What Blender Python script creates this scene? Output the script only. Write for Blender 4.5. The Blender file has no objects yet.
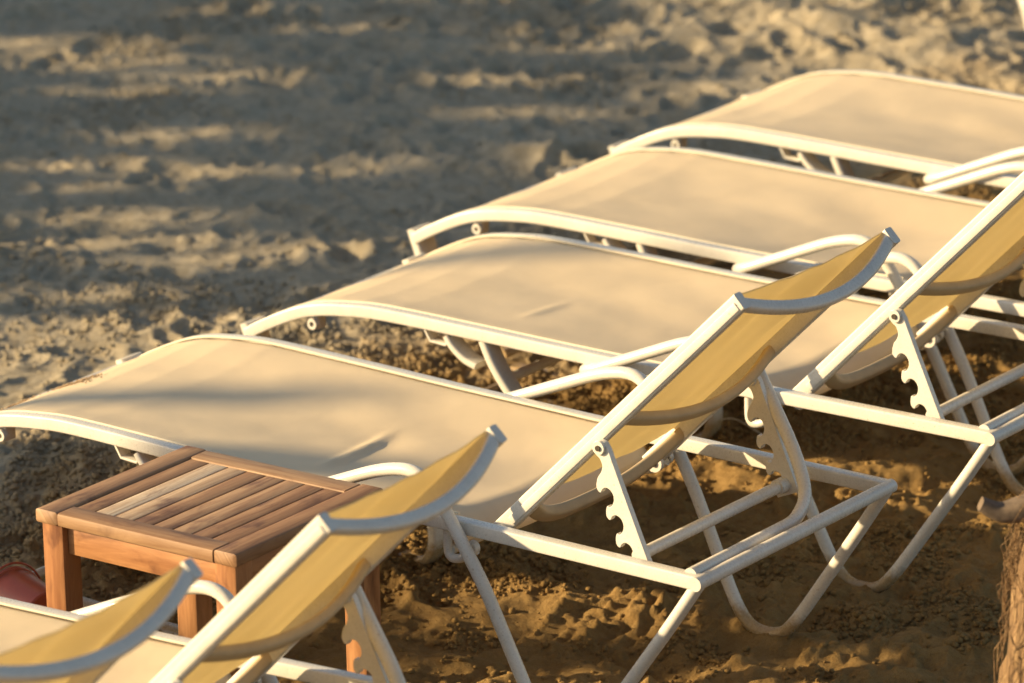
import bpy, bmesh, math, random
import numpy as np
from mathutils import Vector, Matrix, noise
random.seed(7); rng=np.random.RandomState(11)
S=bpy.context.scene
COL=S.collection
# ------------------------------------------------------------------ camera frame
CAMP=Vector((4.8498,-6.999,3.463))
YAW=-0.6435; PIT=0.3006; ROL=-0.0217; FPX=4986.17
F=Vector((math.sin(YAW)*math.cos(PIT),math.cos(YAW)*math.cos(PIT),-math.sin(PIT)))
R0=Vector((math.cos(YAW),-math.sin(YAW),0)); U0=R0.cross(F)
R=R0*math.cos(ROL)+U0*math.sin(ROL); U=U0*math.cos(ROL)-R0*math.sin(ROL)
W=.66
# ------------------------------------------------------------------ materials
def mat(name):
    m=bpy.data.materials.new(name); m.use_nodes=True
    nt=m.node_tree; b=nt.nodes['Principled BSDF']; return m,nt,b
def nd(nt,t,**k):
    n=nt.nodes.new(t)
    for a,v in k.items():
        if a in n.inputs.keys(): n.inputs[a].default_value=v
        else: setattr(n,a,v)
    return n
def noi(nt,vec,scale,detail=3,rough=.55,dist=0):
    n=nt.nodes.new('ShaderNodeTexNoise'); n.inputs['Scale'].default_value=scale
    n.inputs['Detail'].default_value=detail; n.inputs['Roughness'].default_value=rough
    n.inputs['Distortion'].default_value=dist
    if vec is not None: nt.links.new(vec,n.inputs['Vector'])
    return n.outputs['Fac']
def ramp(nt,fac,stops):
    n=nt.nodes.new('ShaderNodeValToRGB'); cr=n.color_ramp
    while len(cr.elements)<len(stops): cr.elements.new(.5)
    for e,(p,c) in zip(cr.elements,stops):
        e.position=p; e.color=(*c,1) if len(c)==3 else c
    nt.links.new(fac,n.inputs['Fac']); return n.outputs['Color']
def mixc(nt,fac,a,b,mode='MIX'):
    n=nt.nodes.new('ShaderNodeMix'); n.data_type='RGBA'; n.blend_type=mode
    for s,i in ((fac,0),(a,6),(b,7)):
        if isinstance(s,(int,float)): n.inputs[i].default_value=s
        elif isinstance(s,tuple): n.inputs[i].default_value=(*s,1)
        else: nt.links.new(s,n.inputs[i])
    return n.outputs[2]
def bump(nt,b,h,strength,dist,prev=None):
    n=nt.nodes.new('ShaderNodeBump'); n.inputs['Strength'].default_value=strength; n.inputs['Distance'].default_value=dist
    nt.links.new(h,n.inputs['Height'])
    if prev: nt.links.new(prev,n.inputs['Normal'])
    if b: nt.links.new(n.outputs[0],b.inputs['Normal'])
    return n.outputs[0]
def objc(nt,kind='Object'):
    return nt.nodes.new('ShaderNodeTexCoord').outputs[kind]

def m_sand():
    m,nt,b=mat('sand'); g=nt.nodes.new('ShaderNodeNewGeometry').outputs['Position']
    n1=noi(nt,g,2.2,4); n2=noi(nt,g,38,4,.7); n3=noi(nt,g,520,2,.6)
    c=ramp(nt,n1,[(.3,(.48,.41,.285)),(.7,(.58,.50,.355))])
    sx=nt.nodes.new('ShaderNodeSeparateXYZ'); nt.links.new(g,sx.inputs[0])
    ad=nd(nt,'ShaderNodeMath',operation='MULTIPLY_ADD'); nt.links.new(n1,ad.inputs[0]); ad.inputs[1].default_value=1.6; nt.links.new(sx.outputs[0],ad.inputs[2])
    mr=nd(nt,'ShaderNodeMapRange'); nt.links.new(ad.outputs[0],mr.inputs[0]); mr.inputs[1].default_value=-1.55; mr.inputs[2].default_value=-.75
    c=mixc(nt,mr.outputs[0],c,ramp(nt,n1,[(.3,(.33,.21,.08)),(.7,(.45,.295,.115))]))  # base colour turns from pale to brown with rising x
    c=mixc(nt,ramp(nt,n2,[(.35,(0,0,0)),(.7,(1,1,1))]),c,mixc(nt,1.0,c,(.76,.72,.66),'MULTIPLY'))
    sp=ramp(nt,n3,[(.30,(.55,.5,.45)),(.5,(1,1,1)),(.72,(1.0,1.0,1.0))])
    c=mixc(nt,.55,c,sp,'MULTIPLY')
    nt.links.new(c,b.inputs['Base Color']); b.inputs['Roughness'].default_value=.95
    b.inputs['Specular IOR Level'].default_value=.15
    p=bump(nt,None,noi(nt,g,75,6,.75),.8,.012)
    bump(nt,b,noi(nt,g,360,3,.7),.8,.003,p)
    return m
def m_paint():
    m,nt,b=mat('cream_paint'); g=nt.nodes.new('ShaderNodeNewGeometry').outputs['Position']
    n=noi(nt,g,14,5,.7); n2=noi(nt,g,160,3,.7)
    c=ramp(nt,n,[(.3,(.64,.60,.51)),(.65,(.72,.68,.59))])
    sp_=nt.nodes.new('ShaderNodeSeparateXYZ'); nt.links.new(g,sp_.inputs[0])
    zz=nd(nt,'ShaderNodeMath',operation='MULTIPLY_ADD'); nt.links.new(noi(nt,g,70,4,.75),zz.inputs[0]); zz.inputs[1].default_value=-.05; nt.links.new(sp_.outputs[2],zz.inputs[2])
    c=mixc(nt,ramp(nt,zz.outputs[0],[(0,(1,1,1)),(.03,(0,0,0))]),c,(.40,.28,.14))
    c=mixc(nt,ramp(nt,n2,[(.60,(0,0,0)),(.72,(.7,.7,.7))]),c,(.42,.34,.24))
    nt.links.new(c,b.inputs['Base Color'])
    nt.links.new(ramp(nt,n2,[(.3,(.20,.20,.20)),(.7,(.38,.38,.38))]),b.inputs['Roughness'])
    bump(nt,b,n2,.12,.001)
    return m
def m_fabric(name,front,trans,mixf,wr=.12):
    m,nt,b=mat(name); out=nt.nodes['Material Output']
    uv=objc(nt,'UV'); g=nt.nodes.new('ShaderNodeNewGeometry').outputs['Position']
    st=noi(nt,g,4.5,4,.6,.6)
    c=ramp(nt,st,[(.25,tuple(x*.90 for x in front)),(.55,front),(.8,tuple(x*1.04 for x in front))])
    dirt=noi(nt,g,9,5,.75,1.2)
    c=mixc(nt,ramp(nt,dirt,[(.62,(0,0,0)),(.82,(.28,.28,.28))]),c,(.46,.35,.22))
    w=nt.nodes.new('ShaderNodeTexWave'); w.inputs['Scale'].default_value=420; w.bands_direction='X'; nt.links.new(uv,w.inputs['Vector'])
    w2=nt.nodes.new('ShaderNodeTexWave'); w2.inputs['Scale'].default_value=420; w2.bands_direction='Y'; nt.links.new(uv,w2.inputs['Vector'])
    wv=mixc(nt,.5,w.outputs['Color'],w2.outputs['Color'])
    c=mixc(nt,.12,c,wv,'MULTIPLY')
    nt.links.new(c,b.inputs['Base Color']); b.inputs['Roughness'].default_value=.5
    b.inputs['Specular IOR Level'].default_value=.35
    p=bump(nt,None,noi(nt,g,7,3,.5),wr,.02)
    nrm=bump(nt,b,wv,.25,.0008,p)
    t=nt.nodes.new('ShaderNodeBsdfTranslucent'); t.inputs['Color'].default_value=(*trans,1); nt.links.new(nrm,t.inputs['Normal'])
    mx=nt.nodes.new('ShaderNodeMixShader'); mx.inputs[0].default_value=mixf
    nt.links.new(b.outputs[0],mx.inputs[1]); nt.links.new(t.outputs[0],mx.inputs[2]); nt.links.new(mx.outputs[0],out.inputs['Surface'])
    return m
def m_wood(name,stops,rough=.6):
    m,nt,b=mat(name); uv=objc(nt,'UV')
    mp=nd(nt,'ShaderNodeMapping'); mp.inputs['Scale'].default_value=(5,60,1); nt.links.new(uv,mp.inputs['Vector'])
    gr=noi(nt,mp.outputs[0],1.0,6,.65,.8)
    mp2=nd(nt,'ShaderNodeMapping'); mp2.inputs['Scale'].default_value=(7,16,1); nt.links.new(uv,mp2.inputs['Vector'])
    st=noi(nt,mp2.outputs[0],1.0,4,.6,.5)
    at=nt.nodes.new('ShaderNodeAttribute'); at.attribute_name='board'
    c=ramp(nt,at.outputs['Fac'],stops)
    c=mixc(nt,ramp(nt,gr,[(.35,(0,0,0)),(.65,(.75,.75,.75))]),c,mixc(nt,1.0,c,(.50,.38,.30),'MULTIPLY'))
    c=mixc(nt,ramp(nt,st,[(.54,(0,0,0)),(.68,(.85,.85,.85))]),c,mixc(nt,1.0,c,(.42,.34,.36),'MULTIPLY'))
    nt.links.new(c,b.inputs['Base Color']); b.inputs['Roughness'].default_value=rough
    bump(nt,b,gr,.35,.0015); return m
def m_plain(name,col,rough=.5,metal=0,var=.15,scale=30):
    m,nt,b=mat(name); g=nt.nodes.new('ShaderNodeNewGeometry').outputs['Position']
    n=noi(nt,g,scale,4,.65)
    c=ramp(nt,n,[(.3,tuple(x*(1-var) for x in col)),(.7,tuple(min(1,x*(1+var)) for x in col))])
    nt.links.new(c,b.inputs['Base Color']); b.inputs['Roughness'].default_value=rough; b.inputs['Metallic'].default_value=metal
    bump(nt,b,n,.15,.002); return m
def m_fibre():
    m,nt,b=mat('palm_fibre'); o=objc(nt,'Object')
    mp=nd(nt,'ShaderNodeMapping'); mp.inputs['Scale'].default_value=(60,60,7); nt.links.new(o,mp.inputs['Vector'])
    n=noi(nt,mp.outputs[0],1.2,5,.7,1.0)
    c=ramp(nt,n,[(.3,(.07,.038,.016)),(.5,(.23,.135,.058)),(.75,(.40,.265,.125))])
    nt.links.new(c,b.inputs['Base Color']); b.inputs['Roughness'].default_value=.85
    bump(nt,b,n,1,.012); return m
SAND=m_sand(); PAINT=m_paint()
SEATF=m_fabric('sling_fabric',(.88,.70,.44),(.85,.62,.30),.10)
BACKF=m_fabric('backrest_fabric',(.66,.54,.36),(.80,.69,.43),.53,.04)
PIPE=m_plain('piping_fabric',(.70,.62,.46),.7,var=.06)
TOPW=m_wood('weathered_teak',[(0,(.26,.135,.06)),(.35,(.33,.185,.085)),(.62,(.42,.265,.14)),(.85,(.58,.43,.27)),(1,(.68,.55,.38))],.62)
LEGW=m_wood('oiled_teak',[(0,(.40,.18,.07)),(1,(.50,.25,.10))],.5)
TAN=m_plain('tan_bounce',(.46,.35,.20),.7,var=.08)  # shade and bounce off the yellow fabric put into the bar colour
BOLT=m_plain('dark_bolt',(.10,.08,.06),.45,.6)
RED=m_plain('red_plastic',(.38,.075,.03),.35,var=.1)
FIB=m_fibre(); STUBM=m_plain('frond_stub_wood',(.14,.10,.065),.95,var=.35,scale=60)
LEAF=m_plain('palm_leaf',(.07,.10,.03),.6)
STRAW=m_plain('dry_straw',(.62,.52,.34),.8)
GRAIN=m_plain('grain',(.46,.33,.19),.95,var=.3,scale=200)
# ------------------------------------------------------------------ mesh helpers
def link(name,me,m,parent=None,smooth=True):
    o=bpy.data.objects.new(name,me); COL.objects.link(o)
    if m: me.materials.append(m)
    if smooth: me.polygons.foreach_set('use_smooth',[True]*len(me.polygons))
    if parent: o.parent=parent
    return o
class MB:
    def __init__(s): s.v=[];s.f=[];s.uv=[];s.at=[]
    def add(s,vs,fs,uvs=None,a=0.):
        k=len(s.v); s.v+= [tuple(v) for v in vs]; s.f+=[tuple(i+k for i in f) for f in fs]
        s.uv+= uvs if uvs else [(v[0],v[1]) for v in vs]; s.at+=[a]*len(vs)
    def build(s,name,m,parent=None,smooth=True,auto=True):
        me=bpy.data.meshes.new(name); me.from_pydata(s.v,[],s.f); me.update()
        l=me.uv_layers.new(name='UVMap')
        idx=np.zeros(len(me.loops),dtype=np.int32); me.loops.foreach_get('vertex_index',idx)
        l.data.foreach_set('uv',np.array(s.uv,dtype=np.float32)[idx].ravel())
        a=me.attributes.new('board','FLOAT','POINT'); a.data.foreach_set('value',s.at)
        bm=bmesh.new(); bm.from_mesh(me); bmesh.ops.recalc_face_normals(bm,faces=bm.faces); bm.to_mesh(me); bm.free()
        o=link(name,me,m,parent,smooth)
        if smooth and auto: me.set_sharp_from_angle(angle=math.radians(38))
        return o
def rrect(w,h,r,n=3,groove=None):
    out=[]
    for cx,cy,a0 in ((w/2-r,h/2-r,0),(-w/2+r,h/2-r,90),(-w/2+r,-h/2+r,180),(w/2-r,-h/2+r,270)):
        for k in range(n+1):
            a=math.radians(a0+90*k/n); out.append((cx+r*math.cos(a),cy+r*math.sin(a)))
    return out
def ell(w,h,n=14): return [(w/2*math.cos(2*math.pi*k/n),h/2*math.sin(2*math.pi*k/n)) for k in range(n)]
def smooth_path(pts,rad=.03,n=6,closed=False):
    """fillet each interior corner"""
    P=[Vector(p) for p in pts]; out=[P[0]]
    for i in range(1,len(P)-1):
        a,b,c=P[i-1],P[i],P[i+1]
        r=rad[i] if isinstance(rad,(list,tuple)) else rad
        d1=min(r,(a-b).length*.49); d2=min(r,(c-b).length*.49)
        p0=b+(a-b).normalized()*d1; p2=b+(c-b).normalized()*d2
        for k in range(n+1):
            t=k/n; out.append(p0*(1-t)**2+b*2*t*(1-t)+p2*t*t)
    out.append(P[-1]); return out
def spline(pts,n=6):
    P=[Vector(p) for p in pts]; Q=[P[0]*2-P[1]]+P+[P[-1]*2-P[-2]]; out=[]
    for i in range(1,len(Q)-2):
        for k in range(n):
            t=k/n; a,b,c,d=Q[i-1],Q[i],Q[i+1],Q[i+2]
            out.append(.5*((2*b)+(c-a)*t+(2*a-5*b+4*c-d)*t*t+(3*b-a-3*c+d)*t**3))
    out.append(P[-1]); return out
def sweep(mb,pts,prof,side,cap=True,scale=None):
    """prof x -> side axis, prof y -> perpendicular to side and tangent"""
    P=[Vector(p) for p in pts]; side=Vector(side).normalized(); n=len(prof); vs=[];uv=[];L=0
    for i,p in enumerate(P):
        t=(P[min(i+1,len(P)-1)]-P[max(i-1,0)]).normalized()
        s=(side-t*side.dot(t)).normalized(); u=s.cross(t) if True else None
        k=scale[i] if scale else 1
        if i: L+=(p-P[i-1]).length
        for j,(a,b) in enumerate(prof): vs.append(p+s*a*k+u*b*k); uv.append((L,j/n*.1))
    fs=[]
    for i in range(len(P)-1):
        for j in range(n): fs.append((i*n+j,i*n+(j+1)%n,(i+1)*n+(j+1)%n,(i+1)*n+j))
    if cap: fs.append(tuple(range(n-1,-1,-1))); fs.append(tuple((len(P)-1)*n+j for j in range(n)))
    mb.add(vs,fs,uv)
def tube(mb,pts,d,side=(0,0,1),n=14): 
    s=Vector(side)
    if abs((Vector(pts[-1])-Vector(pts[0])).normalized().dot(s))>.97: s=Vector((1,0,0))
    sweep(mb,pts,ell(d,d,n),s)
def cyl(mb,a,b,r,n=16): tube(mb,[a,b],2*r,side=(.3,.1,1),n=n)
def bevbox(mb,c,size,r=.002,rotz=0,a=0.,axis=0,off=(0,0)):
    """rounded box swept along local axis; uv u along the axis"""
    L=size[axis]; oth=[i for i in range(3) if i!=axis]
    prof=rrect(size[oth[0]],size[oth[1]],r,2); vs=[];uv=[];n=len(prof)
    for t,k in ((-L/2,.0),(-L/2+r*.4,.0),(L/2-r*.4,0),(L/2,0)):
        sc=1 if abs(t)<L/2-1e-6 else 1-2*r*.5/min(size[oth[0]],size[oth[1]])
        for j,(p,q) in enumerate(prof):
            v=[0,0,0]; v[axis]=t; v[oth[0]]=p*sc; v[oth[1]]=q*sc
            x,y=v[0],v[1]
            vs.append((c[0]+x*math.cos(rotz)-y*math.sin(rotz),c[1]+x*math.sin(rotz)+y*math.cos(rotz),c[2]+v[2]))
            uv.append((t+off[0],p+q*.7+off[1]))
    fs=[]
    for i in range(3):
        for j in range(n): fs.append((i*n+j,i*n+(j+1)%n,(i+1)*n+(j+1)%n,(i+1)*n+j))
    fs.append(tuple(range(n-1,-1,-1))); fs.append(tuple(3*n+j for j in range(n)))
    mb.add(vs,fs,uv,a)
def setp(o,label=None,cat=None,group=None,kind=None):
    for k,v in (('label',label),('category',cat),('group',group),('kind',kind)):
        if v: o[k]=v
    return o
def empty(name,loc=(0,0,0),rz=0):
    o=bpy.data.objects.new(name,None); COL.objects.link(o); o.location=loc; o.rotation_euler=(0,0,rz); o.empty_display_size=.1; return o
def copy_tree(o,parent=None):
    c=o.copy(); COL.objects.link(c); c.parent=parent
    for ch in list(o.children): copy_tree(ch,c)
    return c
# ------------------------------------------------------------------ sand heights
def vnoise(x,y,seed):
    xi=np.floor(x).astype(np.int64); yi=np.floor(y).astype(np.int64); fx=x-xi; fy=y-yi
    def h(a,b):
        n=(a*374761393+b*668265263+seed*974634777)&0xffffffff
        n=((n^(n>>13))*1274126177)&0xffffffff
        return ((n^(n>>16))&0xffff)/65535.0
    u=fx*fx*fx*(fx*(fx*6-15)+10); v=fy*fy*fy*(fy*(fy*6-15)+10)
    return (h(xi,yi)*(1-u)+h(xi+1,yi)*u)*(1-v)+(h(xi,yi+1)*(1-u)+h(xi+1,yi+1)*u)*v
def fbm(x,y,s,o=4,seed=1,g=.5):
    t=0;a=1;n=0
    for k in range(o):
        c,sn=math.cos(.6*k+.3),math.sin(.6*k+.3)
        t=t+a*(vnoise((x*c-y*sn)*s+17.3*k,(x*sn+y*c)*s+9.1*k,seed+k)-.5); n+=a; a*=g; s*=2.03
    return t/n
def axis_coords(lo,hi,step,far):
    core=np.arange(lo,hi+1e-9,step); out=[];s=step;p=hi
    while p<far: s=s*1.25; p+=s; out.append(p)
    neg=[];s=step;p=lo
    while p>-far: s=s*1.25; p-=s; neg.append(p)
    return np.array(neg[::-1]+list(core)+out)
ca,sa=math.cos(YAW),math.sin(YAW)
us=axis_coords(-1.72,1.72,.0050,400); va=axis_coords(7.9,11.3,.0060,400); vb=axis_coords(11.309,16.2,.0095,400); vs_=np.concatenate([va[va<=11.302],vb[vb>11.305]])
Ug,Vg=np.meshgrid(us,vs_)
X=CAMP.x+Ug*ca+Vg*sa; Y=CAMP.y-Ug*sa+Vg*ca
def smst(a,b,x):
    if a>b: return 1-smst(b,a,x)
    t=np.clip((x-a)/(b-a),0,1); return t*t*(3-2*t)
wx=X+.12*fbm(X,Y,2.5,3,31); wy=Y+.12*fbm(X,Y,2.5,3,47)
H=.05*fbm(X,Y,.8,3,3)+.055*fbm(wx,wy,2.6,3,5)
rg=1-np.abs(2*fbm(wx,wy,4.2,3,9)*1.6); H+=.030*(rg-.6)*(1)+.0*(rg)
H+=.014*fbm(wx,wy,9,3,15)
# region weights: churned ground round the loungers, softer trampled beach beyond
d_row=smst(-2.6,-1.9,X+.10*(Y-1))      # 1 by the loungers
near=smst(-3.0,-1.7,X)*1.0
H+= (.006*near+.003)*fbm(X,Y,24,3,19)+(.004*near+.0015)*fbm(X,Y,60,3,23)
H*=.50+.32*smst(-2.6,-1.2,X)+.55*smst(-.3,.6,Ug)*smst(13.2,14.2,Vg)
iu0=np.searchsorted(us,-1.75); iv0=np.searchsorted(vs_,7.9)
def splat(x,y,rx,ry,ang,fn):
    dx,dy=x-CAMP.x,y-CAMP.y; u=dx*ca-dy*sa; v=dx*sa+dy*ca
    r=max(rx,ry)
    i0,i1=np.searchsorted(us,[u-r,u+r]); j0,j1=np.searchsorted(vs_,[v-r,v+r])
    if i1-i0<2 or j1-j0<2: return
    sl=(slice(j0,j1),slice(i0,i1)); ex=X[sl]-x; ey=Y[sl]-y
    c,s=math.cos(ang),math.sin(ang); a=(ex*c+ey*s)/rx; b=(-ex*s+ey*c)/ry
    H[sl]=fn(H[sl],np.sqrt(a*a+b*b))
def uv2xy(u,v): return CAMP.x+u*ca+v*sa, CAMP.y-u*sa+v*ca
# footprints: a dent with a pushed-up rim
for k in range(2600):
    u=rng.uniform(-1.72,1.72); v=rng.uniform(8.2,16.2); x,y=uv2xy(u,v)
    a=rng.uniform(0,6.28); fr=.75 if x<-1.9 else .45
    L=rng.uniform(.03,.075) if k%4 else rng.uniform(.08,.14); dp=rng.uniform(.10,.20)*L*fr
    def fn(h,q,dp=dp): return h-dp*np.exp(-(q*1.9)**2)+dp*.6*np.exp(-((q-.72)/.16)**2)
    splat(x,y,L*1.3,L*.75,a,fn)
# clods and crumbs
def clods(n,region,r0,r1,hk):
    for k in range(n):
        x,y=region()
        r=r0+(r1-r0)*rng.rand()**2.5; hh=r*hk*rng.uniform(.5,1.2)
        def fn(h,q,hh=hh): return h+hh*np.clip(1-q*q,0,1)**.7
        splat(x,y,r,r*rng.uniform(.7,1),rng.uniform(0,3.1),fn)
def reg_near():
    while 1:
        u=rng.uniform(-1.1,1.2); v=rng.uniform(8.2,12.4); x,y=uv2xy(u,v)
        w=vnoise(np.array(x*3.5),np.array(y*3.5),77)
        if x>-2.5 and rng.rand()<(w*1.5-.3): return x,y
def reg_all():
    while 1:
        u=rng.uniform(-1.75,1.75); v=rng.uniform(8.2,16); x,y=uv2xy(u,v)
        w=vnoise(np.array(x*2.5),np.array(y*2.5),99)
        if rng.rand()<(w*1.6-.5): return x,y
clods(14000,reg_near,.007,.022,.45); clods(1800,reg_all,.010,.03,.35)
# particular mounds and hollows, (x,y,rx,ry,angle,height)
for x,y,rx,ry,a,hh in ((-1.95,.62,.38,.20,.5,.05),(-1.62,.75,.30,.14,.2,.07),(-1.35,.80,.25,.10,.1,.05),(-.95,.95,.25,.12,0,.035),
                       (.05,.72,.13,.06,.4,.022),(.16,1.02,.18,.06,.6,.035),(-.28,.96,.07,.05,.1,.008),(-.30,.69,.08,.05,.1,.010),(-.42,.66,.05,.04,.1,.012),(-.12,.66,.06,.04,.3,.014),(.1,.80,.16,.05,.5,.02),(-.42,.45,.28,.16,.3,-.05),(-.28,.72,.12,.09,0,-.03),
                       (-.29,.69,.16,.05,0,.02),(-2.75,3.3,.5,.12,.3,.045),(-3.2,5.4,.5,.2,.3,.05),(-2.9,4.9,.45,.18,.2,.05)):
    splat(x,y,rx*1.6,ry*1.6,a,lambda h,q,hh=hh: h+hh*np.exp(-(q*1.6)**2)*(1+.25*np.cos(q*9)))
far=np.sqrt((X-0)**2+(Y-2)**2); H=H*(1-.6*smst(8,30,far))
H-=.012
# keep the sand clear of the rear of the frames: never above seat height there, and settle round the runners
me=bpy.data.meshes.new('sand'); nu,nv=len(us),len(vs_)
co=np.stack([X,Y,H],-1).reshape(-1,3).astype(np.float32)
idx=np.arange(nu*nv).reshape(nv,nu)
q=np.stack([idx[:-1,:-1],idx[:-1,1:],idx[1:,1:],idx[1:,:-1]],-1).reshape(-1,4).astype(np.int32)
me.vertices.add(len(co)); me.vertices.foreach_set('co',co.ravel())
me.loops.add(q.size); me.loops.foreach_set('vertex_index',q.ravel())
me.polygons.add(len(q)); me.polygons.foreach_set('loop_start',np.arange(0,q.size,4,dtype=np.int32)); me.polygons.foreach_set('loop_total',np.full(len(q),4,dtype=np.int32))
me.update(calc_edges=True)
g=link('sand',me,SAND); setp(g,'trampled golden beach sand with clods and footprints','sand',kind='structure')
def ground(x,y):
    dx,dy=x-CAMP.x,y-CAMP.y; u=dx*ca-dy*sa; v=dx*sa+dy*ca
    i=min(max(np.searchsorted(us,u),0),nu-1); j=min(max(np.searchsorted(vs_,v),0),nv-1); return float(H[j,i])
def crumbs(name,n,region,r0,r1,label,seed):
    rg_=np.random.RandomState(seed)
    t=(1+5**.5)/2
    iv=np.array([(-1,t,0),(1,t,0),(-1,-t,0),(1,-t,0),(0,-1,t),(0,1,t),(0,-1,-t),(0,1,-t),(t,0,-1),(t,0,1),(-t,0,-1),(-t,0,1)])/math.sqrt(1+t*t)
    it=np.array([(0,11,5),(0,5,1),(0,1,7),(0,7,10),(0,10,11),(1,5,9),(5,11,4),(11,10,2),(10,7,6),(7,1,8),(3,9,4),(3,4,2),(3,2,6),(3,6,8),(3,8,9),(4,9,5),(2,4,11),(6,2,10),(8,6,7),(9,8,1)])
    x,y=region(n,rg_); n=len(x)
    dx,dy=x-CAMP.x,y-CAMP.y; u=dx*ca-dy*sa; v=dx*sa+dy*ca
    ii=np.clip(np.searchsorted(us,u),0,len(us)-1); jj=np.clip(np.searchsorted(vs_,v),0,len(vs_)-1); z=H[jj,ii]
    rr=r0+(r1-r0)*rg_.rand(n)**2.5
    sc=rr[:,None]*rg_.uniform(.65,1.15,(n,3)); sc[:,2]*=.8
    V=iv[None]*(1+.28*(rg_.rand(n,12,1)-.5)*2)*sc[:,None,:]+np.stack([x,y,z+rr*.25],-1)[:,None,:]
    Fc=(it[None]+(np.arange(n)*12)[:,None,None]).reshape(-1,3)
    me=bpy.data.meshes.new(name); me.vertices.add(n*12); me.vertices.foreach_set('co',V.astype(np.float32).ravel())
    me.loops.add(Fc.size); me.loops.foreach_set('vertex_index',Fc.astype(np.int32).ravel())
    me.polygons.add(len(Fc)); me.polygons.foreach_set('loop_start',np.arange(0,Fc.size,3,dtype=np.int32)); me.polygons.foreach_set('loop_total',np.full(len(Fc),3,dtype=np.int32)); me.update(calc_edges=True)
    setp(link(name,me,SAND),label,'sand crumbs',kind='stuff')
def rg_near(n,g_):
    u=g_.uniform(-1.1,1.25,n*6); v=g_.uniform(8.1,12.6,n*6); x=CAMP.x+u*ca+v*sa; y=CAMP.y-u*sa+v*ca
    w=.55*vnoise(x*3.2,y*3.2,177)+.45*vnoise(x*9,y*9,178)
    k=(g_.rand(n*6)<np.clip((w-.43)*4.5,.03,1))&(x>-2.4); return x[k][:n],y[k][:n]
def rg_far(n,g_):
    u=g_.uniform(-1.7,1.7,n*6); v=g_.uniform(10.4,16,n*6); x=CAMP.x+u*ca+v*sa; y=CAMP.y-u*sa+v*ca
    w=vnoise(x*2.2,y*2.2,277); k=(g_.rand(n*6)<np.clip((w-.5)*3,.04,1))&(x<-1.9); return x[k][:n],y[k][:n]
crumbs('sand_crumbs',90000,rg_near,.0020,.0095,'loose brown sand crumbs scattered round and under the loungers',5)
crumbs('pale_sand_crumbs',26000,rg_far,.002,.009,'loose pale sand crumbs on the open beach behind the loungers',6)
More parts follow.
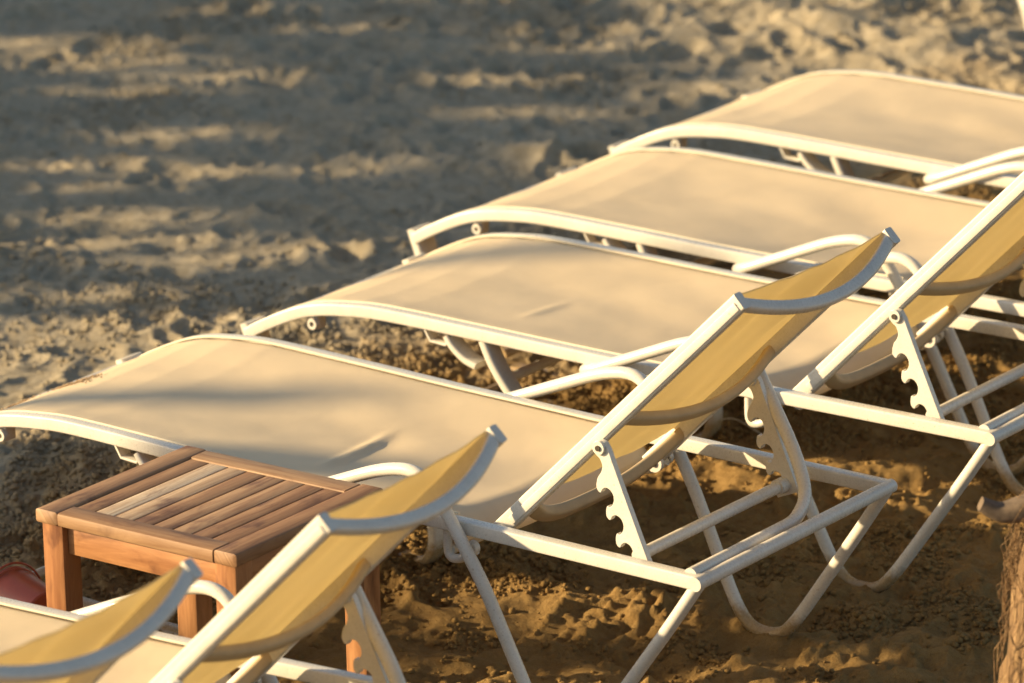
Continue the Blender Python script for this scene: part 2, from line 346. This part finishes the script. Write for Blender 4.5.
# ------------------------------------------------------------------ lounger
RAIL=[(-1.885,.262),(-1.84,.288),(-1.757,.327),(-1.69,.348),(-1.6,.361),(-1.5,.367),(-1.24,.364),(-1.03,.360),(-.68,.357),(-.3,.357),(.0,.357)]
def rail_z(x):
    for (a,b),(c,d) in zip(RAIL,RAIL[1:]):
        if x<=c: return b+(d-b)*(x-a)/(c-a)
    return RAIL[-1][1]
BA=Vector((-.47,0,.367)); BB=Vector((.046,0,.883)); BD=(BB-BA).normalized(); BN=Vector((BD.z,0,-BD.x)) # BN points to the rear/below
BL=(BB-BA).length
def bpnt(s,y,n=0): p=BA+BD*(s*BL)+BN*n; return Vector((p.x,y,p.z))
def make_lounger():
    root=empty('sun_lounger')
    for side in (0,1):
        y=.0135 if side==0 else W-.0135; o=-1 if side==0 else 1
        m=MB(); pr=rrect(.027,.027,.0035,3)
        sweep(m,spline([(a,y,b) for a,b in RAIL],4),pr,(0,1,0))
        m.build('side_rail',PAINT,root)
        m=MB(); yy=y-o*.024
        ft=smooth_path([(-1.896,yy,.283),(-1.872,yy,.218),(-1.868,yy,.195)],.02)
        sweep(m,ft,rrect(.066,.024,.006,3),(0,1,0)); m.build('foot_leg',PAINT,root)
        m=MB()
        yy=y-o*.014
        sweep(m,spline([(-1.247,yy,.35),(-1.222,yy,.30),(-1.185,yy,.25),(-1.125,yy,.18),(-1.085,yy,.09),(-1.085,yy,.01),(-1.14,yy,-.02),(-1.40,yy,-.022),(-1.66,yy,-.012)],5),rrect(.046,.022,.008,3),(0,1,0))
        m.build('front_leg',PAINT,root)
        m=MB()
        sweep(m,spline([(-1.343,yy,.345),(-1.325,yy,.322),(-1.295,yy,.300),(-1.265,yy,.290)],5),rrect(.046,.016,.006,3),(0,1,0))
        m.build('gusset',PAINT,root)
        m=MB(); ys=y-o*.016
        sweep(m,[(-1.405,ys,.35),(-1.39,ys,.325),(-1.35,ys,.322),(-1.33,ys,.35)],rrect(.03,.006,.002,2),(0,1,0))
        m.build('stacking_bracket',PAINT,root)
        m=MB(); sweep(m,[(-1.70,ys,.34),(-1.70,ys,.300)],rrect(.03,.012,.003,2),(0,1,0)); m.build('bushing_plate',PAINT,root)
        for bx,bz in ((-1.703,.313),(-.515,.318)):
            m=MB(); c=Vector((bx,y-o*(-.004),bz))
            pp=[(.0135,0),(.0135,.010),(.012,.013),(.006,.013),(.005,.008),(.0001,.008)]
            vs=[];fs=[];n=18
            for a_,(r_,h_) in enumerate(pp):
                for k in range(n): t=2*math.pi*k/n; vs.append((bx+r_*math.cos(t),y+o*(h_-.004),bz+r_*math.sin(t)))
            for a_ in range(len(pp)-1):
                for k in range(n): fs.append((a_*n+k,a_*n+(k+1)%n,(a_+1)*n+(k+1)%n,(a_+1)*n+k))
            m.add(vs,fs); bs=m.build('bushing',PAINT,root)
            m=MB(); cyl(m,(bx,y+o*.0035,bz),(bx,y+o*.0065,bz),.0045); m.build('bolt',BOLT,bs)
        # armrest tube that runs down into the rear leg, along the sand and up to the rear corner
        ya=y+o*.040; m=MB()
        path=[(-.975,y+o*.012,.334),(-.945,ya,.345),(-.69,ya,.453),(-.605,ya,.464),(-.555,ya-o*.004,.40),(-.47,y+o*.028,.26),(-.362,y+o*.02,.035),(-.325,y+o*.02,-.008),(-.255,y+o*.02,-.008),(-.215,y+o*.016,.035),(-.06,y+o*.004,.262),(-.002,y,.352)]
        sp=smooth_path(path,[0,.02,.06,.06,.06,.05,.05,.03,.03,.05,.05,0],6)
        sweep(m,sp,ell(.0255,.0255,14),(0,1,0)); m.build('armrest_leg',PAINT,root)
        m=MB(); cyl(m,(-.955,y+o*.004,.352),(-.955,y+o*.014,.336),.009); cyl(m,(-.955,y+o*.006,.35),(-.955,y+o*.006,.322),.009); m.build('armrest_stub',PAINT,root)
        m=MB(); sweep(m,smooth_path([(-.578,y-o*.004,.345),(-.578,y-o*.004,.285),(-.55,y-o*.004,.285),(-.512,y-o*.004,.312)],.02),ell(.018,.018,12),(0,1,0)); m.build('hinge_hanger',PAINT,root)
    m=MB(); tube(m,[(0,-.002,.357),(0,W+.002,.357)],.0275); m.build('rear_crossbar',PAINT,root)
    m=MB(); tube(m,[(-1.203,.02,.266),(-1.203,W-.02,.266)],.022); m.build('front_crossbar',PAINT,root)
    m=MB(); tube(m,[(-1.655,.03,.012),(-1.655,W-.03,.012)],.024); m.build('foot_crossbar',PAINT,root)
    m=MB(); tube(m,[(-.575,.02,.30),(-.575,W-.02,.30)],.022); m.build('hinge_crossbar',PAINT,root)
    m=MB(); tube(m,[(-1.878,.01,.270),(-1.878,W-.01,.270)],.024); m.build('foot_end_bar',PAINT,root)
    # seat sling
    m=MB(); nx,ny=170,40; vs=[];uv=[]
    x0,x1=-1.893,-.545
    for i in range(nx+1):
        s=i/nx; x=x0+(x1-x0)*s
        zb=rail_z(max(x,-1.885))+.0115
        if x>-.62: zb-= .05*((x+.62)/.075)**2
        if x<-1.87: zb-=.012*((-1.87-x)/.023)
        for j in range(ny+1):
            t=j/ny; y=.026+(W-.052)*t; b=1-(2*t-1)**2
            sag=.022*b*(1-math.exp(-((x+1.89)/.25)**2))+.010*b*math.exp(-((x+.75)/.22)**2)
            wr=.0030*noise.noise(Vector((x*6,y*9,1.3)))+.0060*noise.noise(Vector((x*2.3+y*3,y*2,4)))*b
            crs=0
            edge=.004*math.exp(-min(t,1-t)*60)
            vs.append((x,y,zb-sag+crs+wr*min(1,8*min(t,1-t))-edge)); uv.append((x,y))
    fs=[(i*(ny+1)+j,(i+1)*(ny+1)+j,(i+1)*(ny+1)+j+1,i*(ny+1)+j+1) for i in range(nx) for j in range(ny)]
    m.add(vs,fs,uv); sl=m.build('seat_sling',SEATF,root,auto=False)
    md=sl.modifiers.new('t','SOLIDIFY'); md.thickness=.0022; md.offset=0
    for y in (.0295,W-.0295):
        m=MB(); sweep(m,spline([(a,y,b+.0130) for a,b in RAIL[:9]]+[(-.56,y,.372)],4),ell(.005,.005,8),(0,1,0)); m.build('piping',PIPE,sl)
    # backrest
    IN=.069; ybs=(IN+.011,W-IN-.011)
    m=MB(); pr=rrect(.022,.034,.004,3)
    # groove on the outer face
    for k,yb in enumerate(ybs):
        o=-1 if k==0 else 1
        sweep(m,[bpnt(s,yb) for s in (-.075,.2,.4,.6,.8,1.003)],pr,(0,1,0))
        sweep(m,[bpnt(s,yb+o*.0115,.004) for s in (.0,.5,.99)],rrect(.004,.016,.0015,2),(0,1,0))
    def bow(s0,s1,n1,dx,dy,pw=2,inset=0):
        pts=[]
        for k in range(41):
            t=.5-.5*math.cos(math.pi*k/40); b=1-abs(2*t-1)**pw
            y=ybs[0]+inset+(ybs[1]-ybs[0]-2*inset)*t
            pts.append(bpnt(s0+s1*b,y,n1*b))
        sweep(m,pts,rrect(dx,dy,.006,3),tuple(BD))
    bow(.986,-.0,.060,.021,.024)
    m.build('backrest_frame',PAINT,root)
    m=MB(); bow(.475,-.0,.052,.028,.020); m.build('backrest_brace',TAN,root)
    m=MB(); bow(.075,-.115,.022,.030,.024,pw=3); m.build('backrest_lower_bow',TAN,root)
    m=MB(); vs=[];uv=[]; ns,nt_=90,44
    for i in range(ns+1):
        s=.07+(.992-.07)*i/ns
        for j in range(nt_+1):
            t=j/nt_; y=ybs[0]+(ybs[1]-ybs[0])*t; b=1-(2*t-1)**2
            top=math.exp(-((s-1)/.10)**2); 
            sag=.010*b+.020*b*math.exp(-((s-.45)/.3)**2)*.5
            # pulled-in creases below the top corner
            wr=.013*math.exp(-((t-.80+.35*(1-s))/.07)**2)*smf(s,.55,.85)*(1-.9*smf(s,.90,1))-.010*math.exp(-((t-.62+.5*(1-s))/.09)**2)*smf(s,.5,.85)*(1-.9*smf(s,.90,1))+.006*noise.noise(Vector((s*4,t*6,3)))*b
            p=bpnt(s,y+(-.007+.014*t),sag-.0165+wr*min(1,9*min(t,1-t))); vs.append(p); uv.append((s*BL,y))
    fs=[(i*(nt_+1)+j,(i+1)*(nt_+1)+j,(i+1)*(nt_+1)+j+1,i*(nt_+1)+j+1) for i in range(ns) for j in range(nt_)]
    m.add(vs,fs,uv); bsl=m.build('backrest_sling',BACKF,root,auto=False)
    md=bsl.modifiers.new('t','SOLIDIFY'); md.thickness=.0018; md.offset=0
    for yb,sd in ((ybs[0],-1),(ybs[1],-1)):
        m=MB(); cyl(m,(-.487,yb+sd*.008,.335),(-.487,yb+sd*.018,.335),.019); hp=m.build('hinge_plate',PAINT,root)
        m=MB(); cyl(m,(-.487,yb+sd*.0175,.335),(-.487,yb+sd*.0215,.335),.0075); m.build('bolt',BOLT,hp)
    # ratchet bars
    pv=Vector((-.250,0,.556)); bt=Vector((-.160,0,.350)); RD=(bt-pv); RL=RD.length; RD=RD/RL; RS=Vector((-RD.z,0,RD.x))
    if RS.x>0: RS=-RS      # towards the foot end, where the notches are
    prof=[]
    def add(l,d): prof.append((l*RL,d))
    add(-.05,-.004);
    # right (smooth) edge down, then notched edge back up
    outl=[(-.012,-.006),(-.006,-.014),(.010,-.017),(.030,-.0165),(.1,-.017),(.19,-.018),(.235,-.019)]
    lf=[(.235,.034),(.226,.034)]
    for tip in (.186,.132,.078):
        lf+=[(tip+.034,.024),(tip+.027,.013),(tip+.016,.008),(tip+.004,.010),(tip-.003,.018),(tip-.002,.027),(tip+.003,.034),(tip-.004,.039),(tip-.014,.037),(tip-.024,.030)]
    lf=lf[:-1]+[(.052,.028),(.044,.016),(.034,.009),(.020,.009),(.012,.014),(.002,.0155),(-.008,.013),(-.014,.004)]
    seg=spline([(l,d,0) for l,d in lf[1:]],3)
    poly=outl+[lf[0]]+[(p.x,p.y) for p in seg]
    for side,y in ((0,.060),(1,.556)):
        m=MB(); th=.013; o=-1
        vs=[];n=len(poly)
        for dy in (-th/2,th/2):
            for l,d in poly: p=pv+RD*l+RS*d; vs.append((p.x,y+dy,p.z))
        fs=[(k,(k+1)%n,n+(k+1)%n,n+k) for k in range(n)]+[tuple(range(n-1,-1,-1)),tuple(range(n,2*n))]
        m.add(vs,fs)
        p=pv; cyl(m,(p.x,y+o*.004,p.z),(p.x,y+o*.012,p.z),.0135)
        rb=m.build('ratchet_bar',PAINT,root)
        bv=rb.modifiers.new('b','BEVEL'); bv.width=.0015; bv.segments=2; bv.limit_method='ANGLE'
        m=MB(); cyl(m,(p.x,y+o*.0120,p.z),(p.x,y+o*.0145,p.z),.0055); m.build('bolt',BOLT,rb)
    m=MB(); tube(m,[(-.173,.062,.357),(-.173,.556,.357)],.024)
    cyl(m,(-.173,.525,.357),(-.173,.552,.357),.0155); m.build('ratchet_crossbar',PAINT,root)
    m=MB()
    ubar=smooth_path([(-.022,.016,.366),(-.05,.40,.350),(-.085,.50,.362),(-.135,.535,.43),(-.262,.588,.566)],[0,.03,.06,.06,0],7)
    sweep(m,ubar,ell(.026,.026,14),(.2,.1,1)); m.build('support_bar',PAINT,root)
    return root
def smf(x,a,b):
    t=min(1,max(0,(x-a)/(b-a))); return t*t*(3-2*t)
proto=make_lounger()
GR='cream sling sun loungers in a row on the sand'
LS=[((0,0),-.002,'cream sun lounger right behind the wooden slatted table, sand grains on its foot end'),
    ((.142,-1.350),.078,'lounger in front of the wooden table, only raised backrest and part of seat in view'),
    ((.125,-2.13),.05,'nearest sun lounger, just the blurred top of its raised backrest in the bottom left corner'),
    ((.016,1.003),.007,'second sun lounger beyond the wooden table, backrest raised by the right edge of the photo'),
    ((-.132,1.781),0,'second farthest lounger of the row, its pale seat running behind the raised backrest at right'),
    ((-.17,2.64),0,'farthest lounger of the row, its seat cutting across the upper right next to lit sand'),
    ]
for i,((x,y),rz,lab) in enumerate(LS):
    o=proto if i==0 else copy_tree(proto)
    o.location=(x,y,0); o.rotation_euler=(0,0,rz); setp(o,lab,'sun lounger',GR)
def crease(root,x0,y0,y1,sl,h,seed):
    sg=[c for c in root.children if c.name.startswith('seat_sling')][0]; sg.data=sg.data.copy()
    for v in sg.data.vertices:
        x,y=v.co.x,v.co.y; w=smf(y,y0,y0+.08)*(1-smf(y,y1-.10,y1))
        v.co.z+=h*math.exp(-((x-x0+sl*(y-.25))/.013)**2)*w-h*.6*math.exp(-((x-x0-.03+sl*(y-.25))/.05)**2)*w+.0035*noise.noise(Vector((x*3+seed,y*5,seed)))*min(1,6*min(y-.02,W-.02-y))
proto.rotation_euler=(0,.011,-.002)
crease(proto,-.985,.10,.42,.12,.0065,1)
LO=[o_ for o_ in COL.objects if o_.name.startswith('sun_lounger') and o_ is not proto]
for k,o_ in enumerate(LO): crease(o_,(-.9,-.9,-1.25,-.8,-.93)[k%5],.05+.04*k,.3+.03*k,.4-.2*k,(.001,.001,.0025,.002,.007)[k%5],k+3)
o=copy_tree(proto); o.location=(-1.991+1.905,4.44,0); setp(o,'distant lounger of which only a foot corner shows in the top right corner','sun lounger',GR)
# ------------------------------------------------------------------ table
def make_table():
    rz=math.radians(.6); root=empty('side_table',(-.871,-.318,0),rz)
    Hh=.45; Wd=.44; Wx=.478; th=.026; m=MB(); eb=.052
    for k,s in enumerate((-1,1)):
        bevbox(m,(s*(Wx/2-eb/2),0,Hh-th/2),(eb,Wd,th),.005,a=(.5,.35)[k],axis=1,off=(k*3.1,k*.7))
        bevbox(m,(0,s*(Wd/2-eb/2),Hh-th/2-.0006),(Wx-2*eb-.001,eb,th),.005,a=(.45,.6)[k],axis=0,off=(5+k*2.1,k*1.7))
    inner=Wx-2*eb; n=8; gap=.0038; sw=(inner-gap*(n+1))/n
    tone=[.42,1.0,.80,.45,.58,.62,.40,.30]
    for k in range(n):
        bevbox(m,(-inner/2+gap+sw/2+k*(sw+gap),0,Hh-th/2-.0012),(sw,Wd-2*eb-.002,th*.8),.001,a=tone[k],axis=1,off=(k*1.37,k*.53))
    bm=m.build('tabletop',TOPW,root)
    lg=.050; L=.02
    for i,(sx,sy) in enumerate(((-1,-1),(1,-1),(1,1),(-1,1))):
        m=MB(); bevbox(m,(sx*(Wx/2-lg/2-.008),sy*(Wd/2-lg/2-.008),(Hh-th)/2-.02),(lg,lg,Hh-th+.04),.004,a=.3*i%1,axis=2,off=(i*2,i)); m.build('leg',LEGW,root)
    for i,s in enumerate((-1,1)):
        m=MB(); bevbox(m,(0,s*(Wd/2-.03),Hh-th-.030),(Wx-2*lg-.02,.018,.058),.002,a=.6,axis=0,off=(i,i)); m.build('apron',LEGW,root)
        m=MB(); bevbox(m,(s*(Wx/2-.03),0,Hh-th-.030),(.018,Wd-2*lg-.02,.058),.002,a=.5,axis=1,off=(i+4,i)); m.build('apron',LEGW,root)
    setp(root,'low square teak side table with weathered slats between two loungers','table')
make_table()
# ------------------------------------------------------------------ red plastic bucket lying under the seat
def bucket(loc,rz):
    root=empty('bucket',loc,rz); m=MB(); n=28
    prof=[(.0,.0),(.062,.0),(.066,.004),(.082,.15),(.086,.152),(.088,.160),(.084,.164),(.079,.160),(.062,.006),(.0,.006)]
    vs=[];fs=[]
    for r_,x in prof:
        for k in range(n): t=2*math.pi*k/n; vs.append((x,max(r_,1e-4)*math.cos(t),.084+max(r_,1e-4)*math.sin(t)))
    for a in range(len(prof)-1):
        for k in range(n): fs.append((a*n+k,a*n+(k+1)%n,(a+1)*n+(k+1)%n,(a+1)*n+k))
    m.add(vs,fs); m.build('bucket_body',RED,root)
    m=MB(); sweep(m,[(.155,.088*math.cos(t),.084-.0+.10*math.sin(t)*.98) for t in [math.pi*k/16+.1 for k in range(16)]],ell(.006,.006,8),(1,0,0)); m.build('handle',RED,root)
    setp(root,'red-brown plastic bucket lying on its side on the sand left of the wooden table','bucket')
bucket((-1.425,-.175,-.015),math.radians(165)); bpy.data.objects['bucket'].scale=(.82,.82,.82)
# ------------------------------------------------------------------ palm trunk at right
def palm(name,base,hgt,r,lean,label,crown=True,stub=False,group=None,seed=0):
    rn=random.Random(seed); root=empty(name,base); m=MB(); n=40; rows=int(hgt/.03); vs=[];uv=[]
    for i in range(rows+1):
        z=i/rows*hgt-.1
        cx,cy=lean[0]*z+.02*math.sin(z*1.3),lean[1]*z
        for k in range(n):
            t=2*math.pi*k/n
            rr=r*(1+.10*math.exp(-z*2)-.12*z/hgt-(.50*smf(z,.56,.70) if stub else 0))+.020*(abs(noise.noise(Vector((math.cos(t)*3.2,math.sin(t)*3.2,z*5+seed)))))+.012*((z*6+k*.05+.5*noise.noise(Vector((t,z*3,2))))%1)
            vs.append((cx+rr*math.cos(t),cy+rr*math.sin(t),z)); uv.append((t,z))
    fs=[(i*n+k,i*n+(k+1)%n,(i+1)*n+(k+1)%n,(i+1)*n+k) for i in range(rows) for k in range(n)]
    m.add(vs,fs,uv); m.build('trunk',FIB,root)
    if stub:
        m=MB(); z0=.63
        # old frond base sticking out towards the loungers
        d=Vector((-R0.x,-R0.y,0)); c=Vector((lean[0]*z0,lean[1]*z0,z0))
        pts=spline([c+d*.02+Vector((0,0,.03)),c+d*(r*.95)+Vector((0,0,.02)),c+d*(r+.04)+Vector((0,0,.012)),c+d*(r+.077)+Vector((0,0,.028))],6)
        sweep(m,pts,rrect(.05,.034,.012,3),(R0.y,-R0.x,0),scale=[1.5-.85*(k/(len(pts)-1))**.8 for k in range(len(pts))])
        m.build('frond_stub',STUBM,root)
        m=MB()
        for k in range(120):
            t=rn.uniform(0,6.28); z=rn.uniform(.0,1.0); 
            if k<70: t=math.atan2(-R0.y,-R0.x)+rn.uniform(-.9,.9); z=rn.uniform(.40,.68)
            rr=r*1.08; p=Vector((lean[0]*z+rr*math.cos(t),lean[1]*z+rr*math.sin(t),z)); o=Vector((math.cos(t),math.sin(t),0))
            L=rn.uniform(.05,.15); side=Vector((-o.y,o.x,0))*rn.uniform(-.03,.03)
            pts=[p,p+o*rn.uniform(.005,.03)+Vector((0,0,-L*.4))+side*.5,p+o*rn.uniform(.0,.03)+Vector((0,0,-L))+side]
            sweep(m,pts,ell(.0016,.0016,4),(o.x,o.y,.1))
        fs_=m.build('fibre_strands',FIB,root); fs_['kind']='stuff'
    if crown:
        m=MB()
        for k in range(26):
            a=2*math.pi*k/26+rn.uniform(-.2,.2); el=rn.uniform(-.2,.9); c=Vector((lean[0]*hgt,lean[1]*hgt,hgt-.12)); L=rn.uniform(1.5,2.1)
            prev=None
            for s in range(22):
                q=s/21; p=c+Vector((math.cos(a),math.sin(a),0))*L*q*math.cos(el*.7)+Vector((0,0,L*(q*math.sin(el)-.75*q*q)))
                if prev is not None:
                    t=(p-prev).normalized(); sd=t.cross(Vector((0,0,1))).normalized(); w=.42*math.sin(math.pi*min(1,q*.9+.12))
                    for o in (-1,1):
                        e=p+sd*o*w+t*.18-Vector((0,0,.10)); m.add([prev,p,e],[(0,1,2)])
                prev=p
        m.build('crown',LEAF,root,smooth=False)
    setp(root,label,'palm tree',group); return root
palm('palm_tree',(.752,-.006,0),4.2,.112,(.105*R0.x,.105*R0.y),'fibrous brown palm trunk with a cut frond stub at the right edge',stub=True,seed=3)
# ------------------------------------------------------------------ small things
def straw(p,q,bow,label):
    m=MB(); p=Vector(p);q=Vector(q); mid=(p+q)/2+Vector(bow)
    sweep(m,spline([p,mid,q],8),ell(.0035,.0035,6),(0,0,1)); setp(m.build('dry_stem',STRAW),label,'dry stem')
def gp(u_,v_):   # pixel to the sand plane (only used once to find where things lie)
    d=F+R*((u_-512)/FPX)-U*((v_-341.5)/FPX); t=-CAMP.z/d.z; p=CAMP+d*t; return p.x,p.y
a=gp(718,423); b=gp(762,437)
straw((*a,ground(*a)+.006),(*b,ground(*b)+.008),(-.005,-.01,.02),'pale dry stem lying on the lit sand behind the raised backrest in the centre')
from mathutils.bvhtree import BVHTree
_sl=[c for c in proto.children if c.name.startswith('seat_sling')][0]
BV=BVHTree.FromPolygons([v.co[:] for v in _sl.data.vertices],[p.vertices[:] for p in _sl.data.polygons])
def grains(cx,cy,sx,sy,n,label,seed):
    rn=random.Random(seed); m=MB()
    for k in range(n):
        x=rn.gauss(cx,sx); y=rn.gauss(cy,sy); r=rn.uniform(.001,.0032)
        t=(y-.02)/(W-.04); b=1-(2*t-1)**2
        hit=BV.ray_cast(Vector((x,y,1)),Vector((0,0,-1)))[0]
        if hit is None: continue
        z=hit.z+.0015+abs(rn.gauss(0,.0016))
        vs=[(x+r*a,y+r*b_,z+r*.8*c) for a,b_,c in ((1,0,0),(-1,0,0),(0,1,0),(0,-1,0),(0,0,1),(0,0,-1))]
        m.add(vs,[(0,2,4),(2,1,4),(1,3,4),(3,0,4),(2,0,5),(1,2,5),(3,1,5),(0,3,5)])
    o=m.build('sand_grains',GRAIN); o.rotation_euler=(0,.011,-.002); setp(o,label,'sand grains',kind='stuff')
grains(-1.79,.34,.026,.020,520,'small heap of sand grains lying on the foot end of the lounger behind the table',1)
grains(-1.855,.20,.012,.030,380,'thin smear of sand grains near the foot corner of the lounger behind the table',2)
# ------------------------------------------------------------------ light
SUN_EL=math.radians(16.5); TS=math.tan(SUN_EL)/.2493; SUN_DIR=(.82,.572)   # horizontal travel direction

D2=Vector((.82,.572,0)).normalized(); N2=Vector((-D2.y,D2.x,0))
def at_ct(c,t): return N2*c+D2*t
SCREENW=m_plain('screen_planks',(.42,.33,.22),.75)
def shade_screen(c0,c1,t,h,holes,label,seed):
    """unseen plank screen added to shade the sand; openings let sun streaks through"""
    rn=random.Random(seed); p=at_ct((c0+c1)/2,t); root=empty('shade_screen',(p.x,p.y,-.05),math.atan2(N2.y,N2.x)); m=MB(); wd=c1-c0
    edges=[c0]
    while edges[-1]<c1-.07: edges.append(edges[-1]+rn.uniform(.07,.13))
    edges[-1]=c1
    cuts=sorted(set(edges+[q for hc in holes for q in hc[:2]]))
    for ca_,cb_ in zip(cuts,cuts[1:]):
        mid=(ca_+cb_)/2; top=(h(mid)+rn.uniform(-.07,.05))*TS+.05; zs=[(0,top)]
        for h0,h1,z0,z1 in holes:
            if h0<=mid<=h1:
                zs=[q for lo,hi in zs for q in ((lo,min(hi,(z0-.012)*TS+.05)),(max(lo,(z1+.012)*TS+.05),hi)) if q[1]-q[0]>.01]
        for lo,hi in zs: bevbox(m,(mid-(c0+c1)/2,0,(lo+hi)/2),(cb_-ca_+.0005,.022,hi-lo),.003,axis=2)
    m.build('plank_panel',SCREENW,root)
    k=c0+.1
    while k<c1:
        m=MB(); bevbox(m,(k-(c0+c1)/2,-.06,.85),(.08,.08,1.7),.006,axis=2); m.build('post',SCREENW,root); k+=1.6
    setp(root,label,'shade_screen','plank shade screens added out of view to the left')
rh=random.Random(5); HOLES=[(3.52,3.61,1.70,1.83),(3.41,3.49,1.83,1.95),(4.29,4.38,1.67,1.75),(4.20,4.28,1.76,1.85),(5.55,5.65,1.61,1.70),(5.41,5.51,1.70,1.75),(5.24,5.34,1.74,1.81),(5.70,5.82,1.57,1.65)]
for k in range(24):
    c_=rh.uniform(3.0,6.4); z_=rh.uniform(1.62,2.08); HOLES.append((c_,c_+rh.uniform(.07,.13),z_,z_+rh.uniform(.03,.08)))
shade_screen(2.92,8.8,-8.5,lambda c:2.27 if c<4.9 else 2.15,HOLES,'long plank shade screen added beyond the left edge of the view',1)
shade_screen(.05,1.98,-8.5,lambda c:1.97 if c<1.08 else 1.90,[],'short plank shade screen added beyond the left edge of the view',2)
def post(c,t,h,r,label):  # unseen post added to cast a shadow band across the seats
    h*=TS
    p=at_ct(c,t); m=MB(); pts=[(0,0,z) for z in (-.1,.3,.8,1.3,h-.02,h)]
    sweep(m,pts,ell(2*r,2*r,20),(1,0,0),scale=[1,1,.98,.97,.96,.8]); o=m.build('shade_post',LEGW); o.location=(p.x,p.y,0); setp(o,label,'post','added shade posts left of the view')
post(1.10,-9.3,2.47,.062,'added shade post left of the wooden table, out of view')
post(.665,-7.4,2.01,.10,'stout short shade post added beyond the left edge of the view')
post(2.14,-9.3,2.64,.055,'added shade post left of the second lounger, out of view')

d=Vector((SUN_DIR[0],SUN_DIR[1],0)).normalized()*math.cos(SUN_EL); d.z=-math.sin(SUN_EL)
sl=bpy.data.lights.new('sun','SUN'); sl.energy=5; sl.angle=math.radians(.9); sl.color=(1,.76,.44)
so=bpy.data.objects.new('sun',sl); COL.objects.link(so); so.rotation_euler=d.to_track_quat('-Z','Y').to_euler(); so.location=(-6,-6,6)
w=bpy.data.worlds.new('World'); S.world=w; w.use_nodes=True; nt=w.node_tree
sk=nt.nodes.new('ShaderNodeTexSky'); sk.sky_type='NISHITA'; sk.sun_disc=False; sk.sun_elevation=SUN_EL
sk.sun_rotation=math.atan2(-d.x,-d.y); sk.altitude=0; sk.air_density=1; sk.dust_density=1.5; sk.ozone_density=1
bg=nt.nodes['Background']; nt.links.new(sk.outputs[0],bg.inputs[0]); bg.inputs[1].default_value=.080
# ------------------------------------------------------------------ camera
cam=bpy.data.cameras.new('camera'); co_=bpy.data.objects.new('camera',cam); COL.objects.link(co_)
M=Matrix((( R.x,U.x,-F.x,CAMP.x),(R.y,U.y,-F.y,CAMP.y),(R.z,U.z,-F.z,CAMP.z),(0,0,0,1))); co_.matrix_world=M
cam.sensor_width=36; cam.lens=FPX/1024*36; cam.clip_end=2000; cam.clip_start=.1
cam.dof.use_dof=True; cam.dof.focus_distance=9.45; cam.dof.aperture_fstop=4.3
S.camera=co_
S.view_settings.view_transform='Standard'; S.view_settings.look='None'; S.view_settings.gamma=1; S.view_settings.exposure=1.05
S.view_settings.use_curve_mapping=False
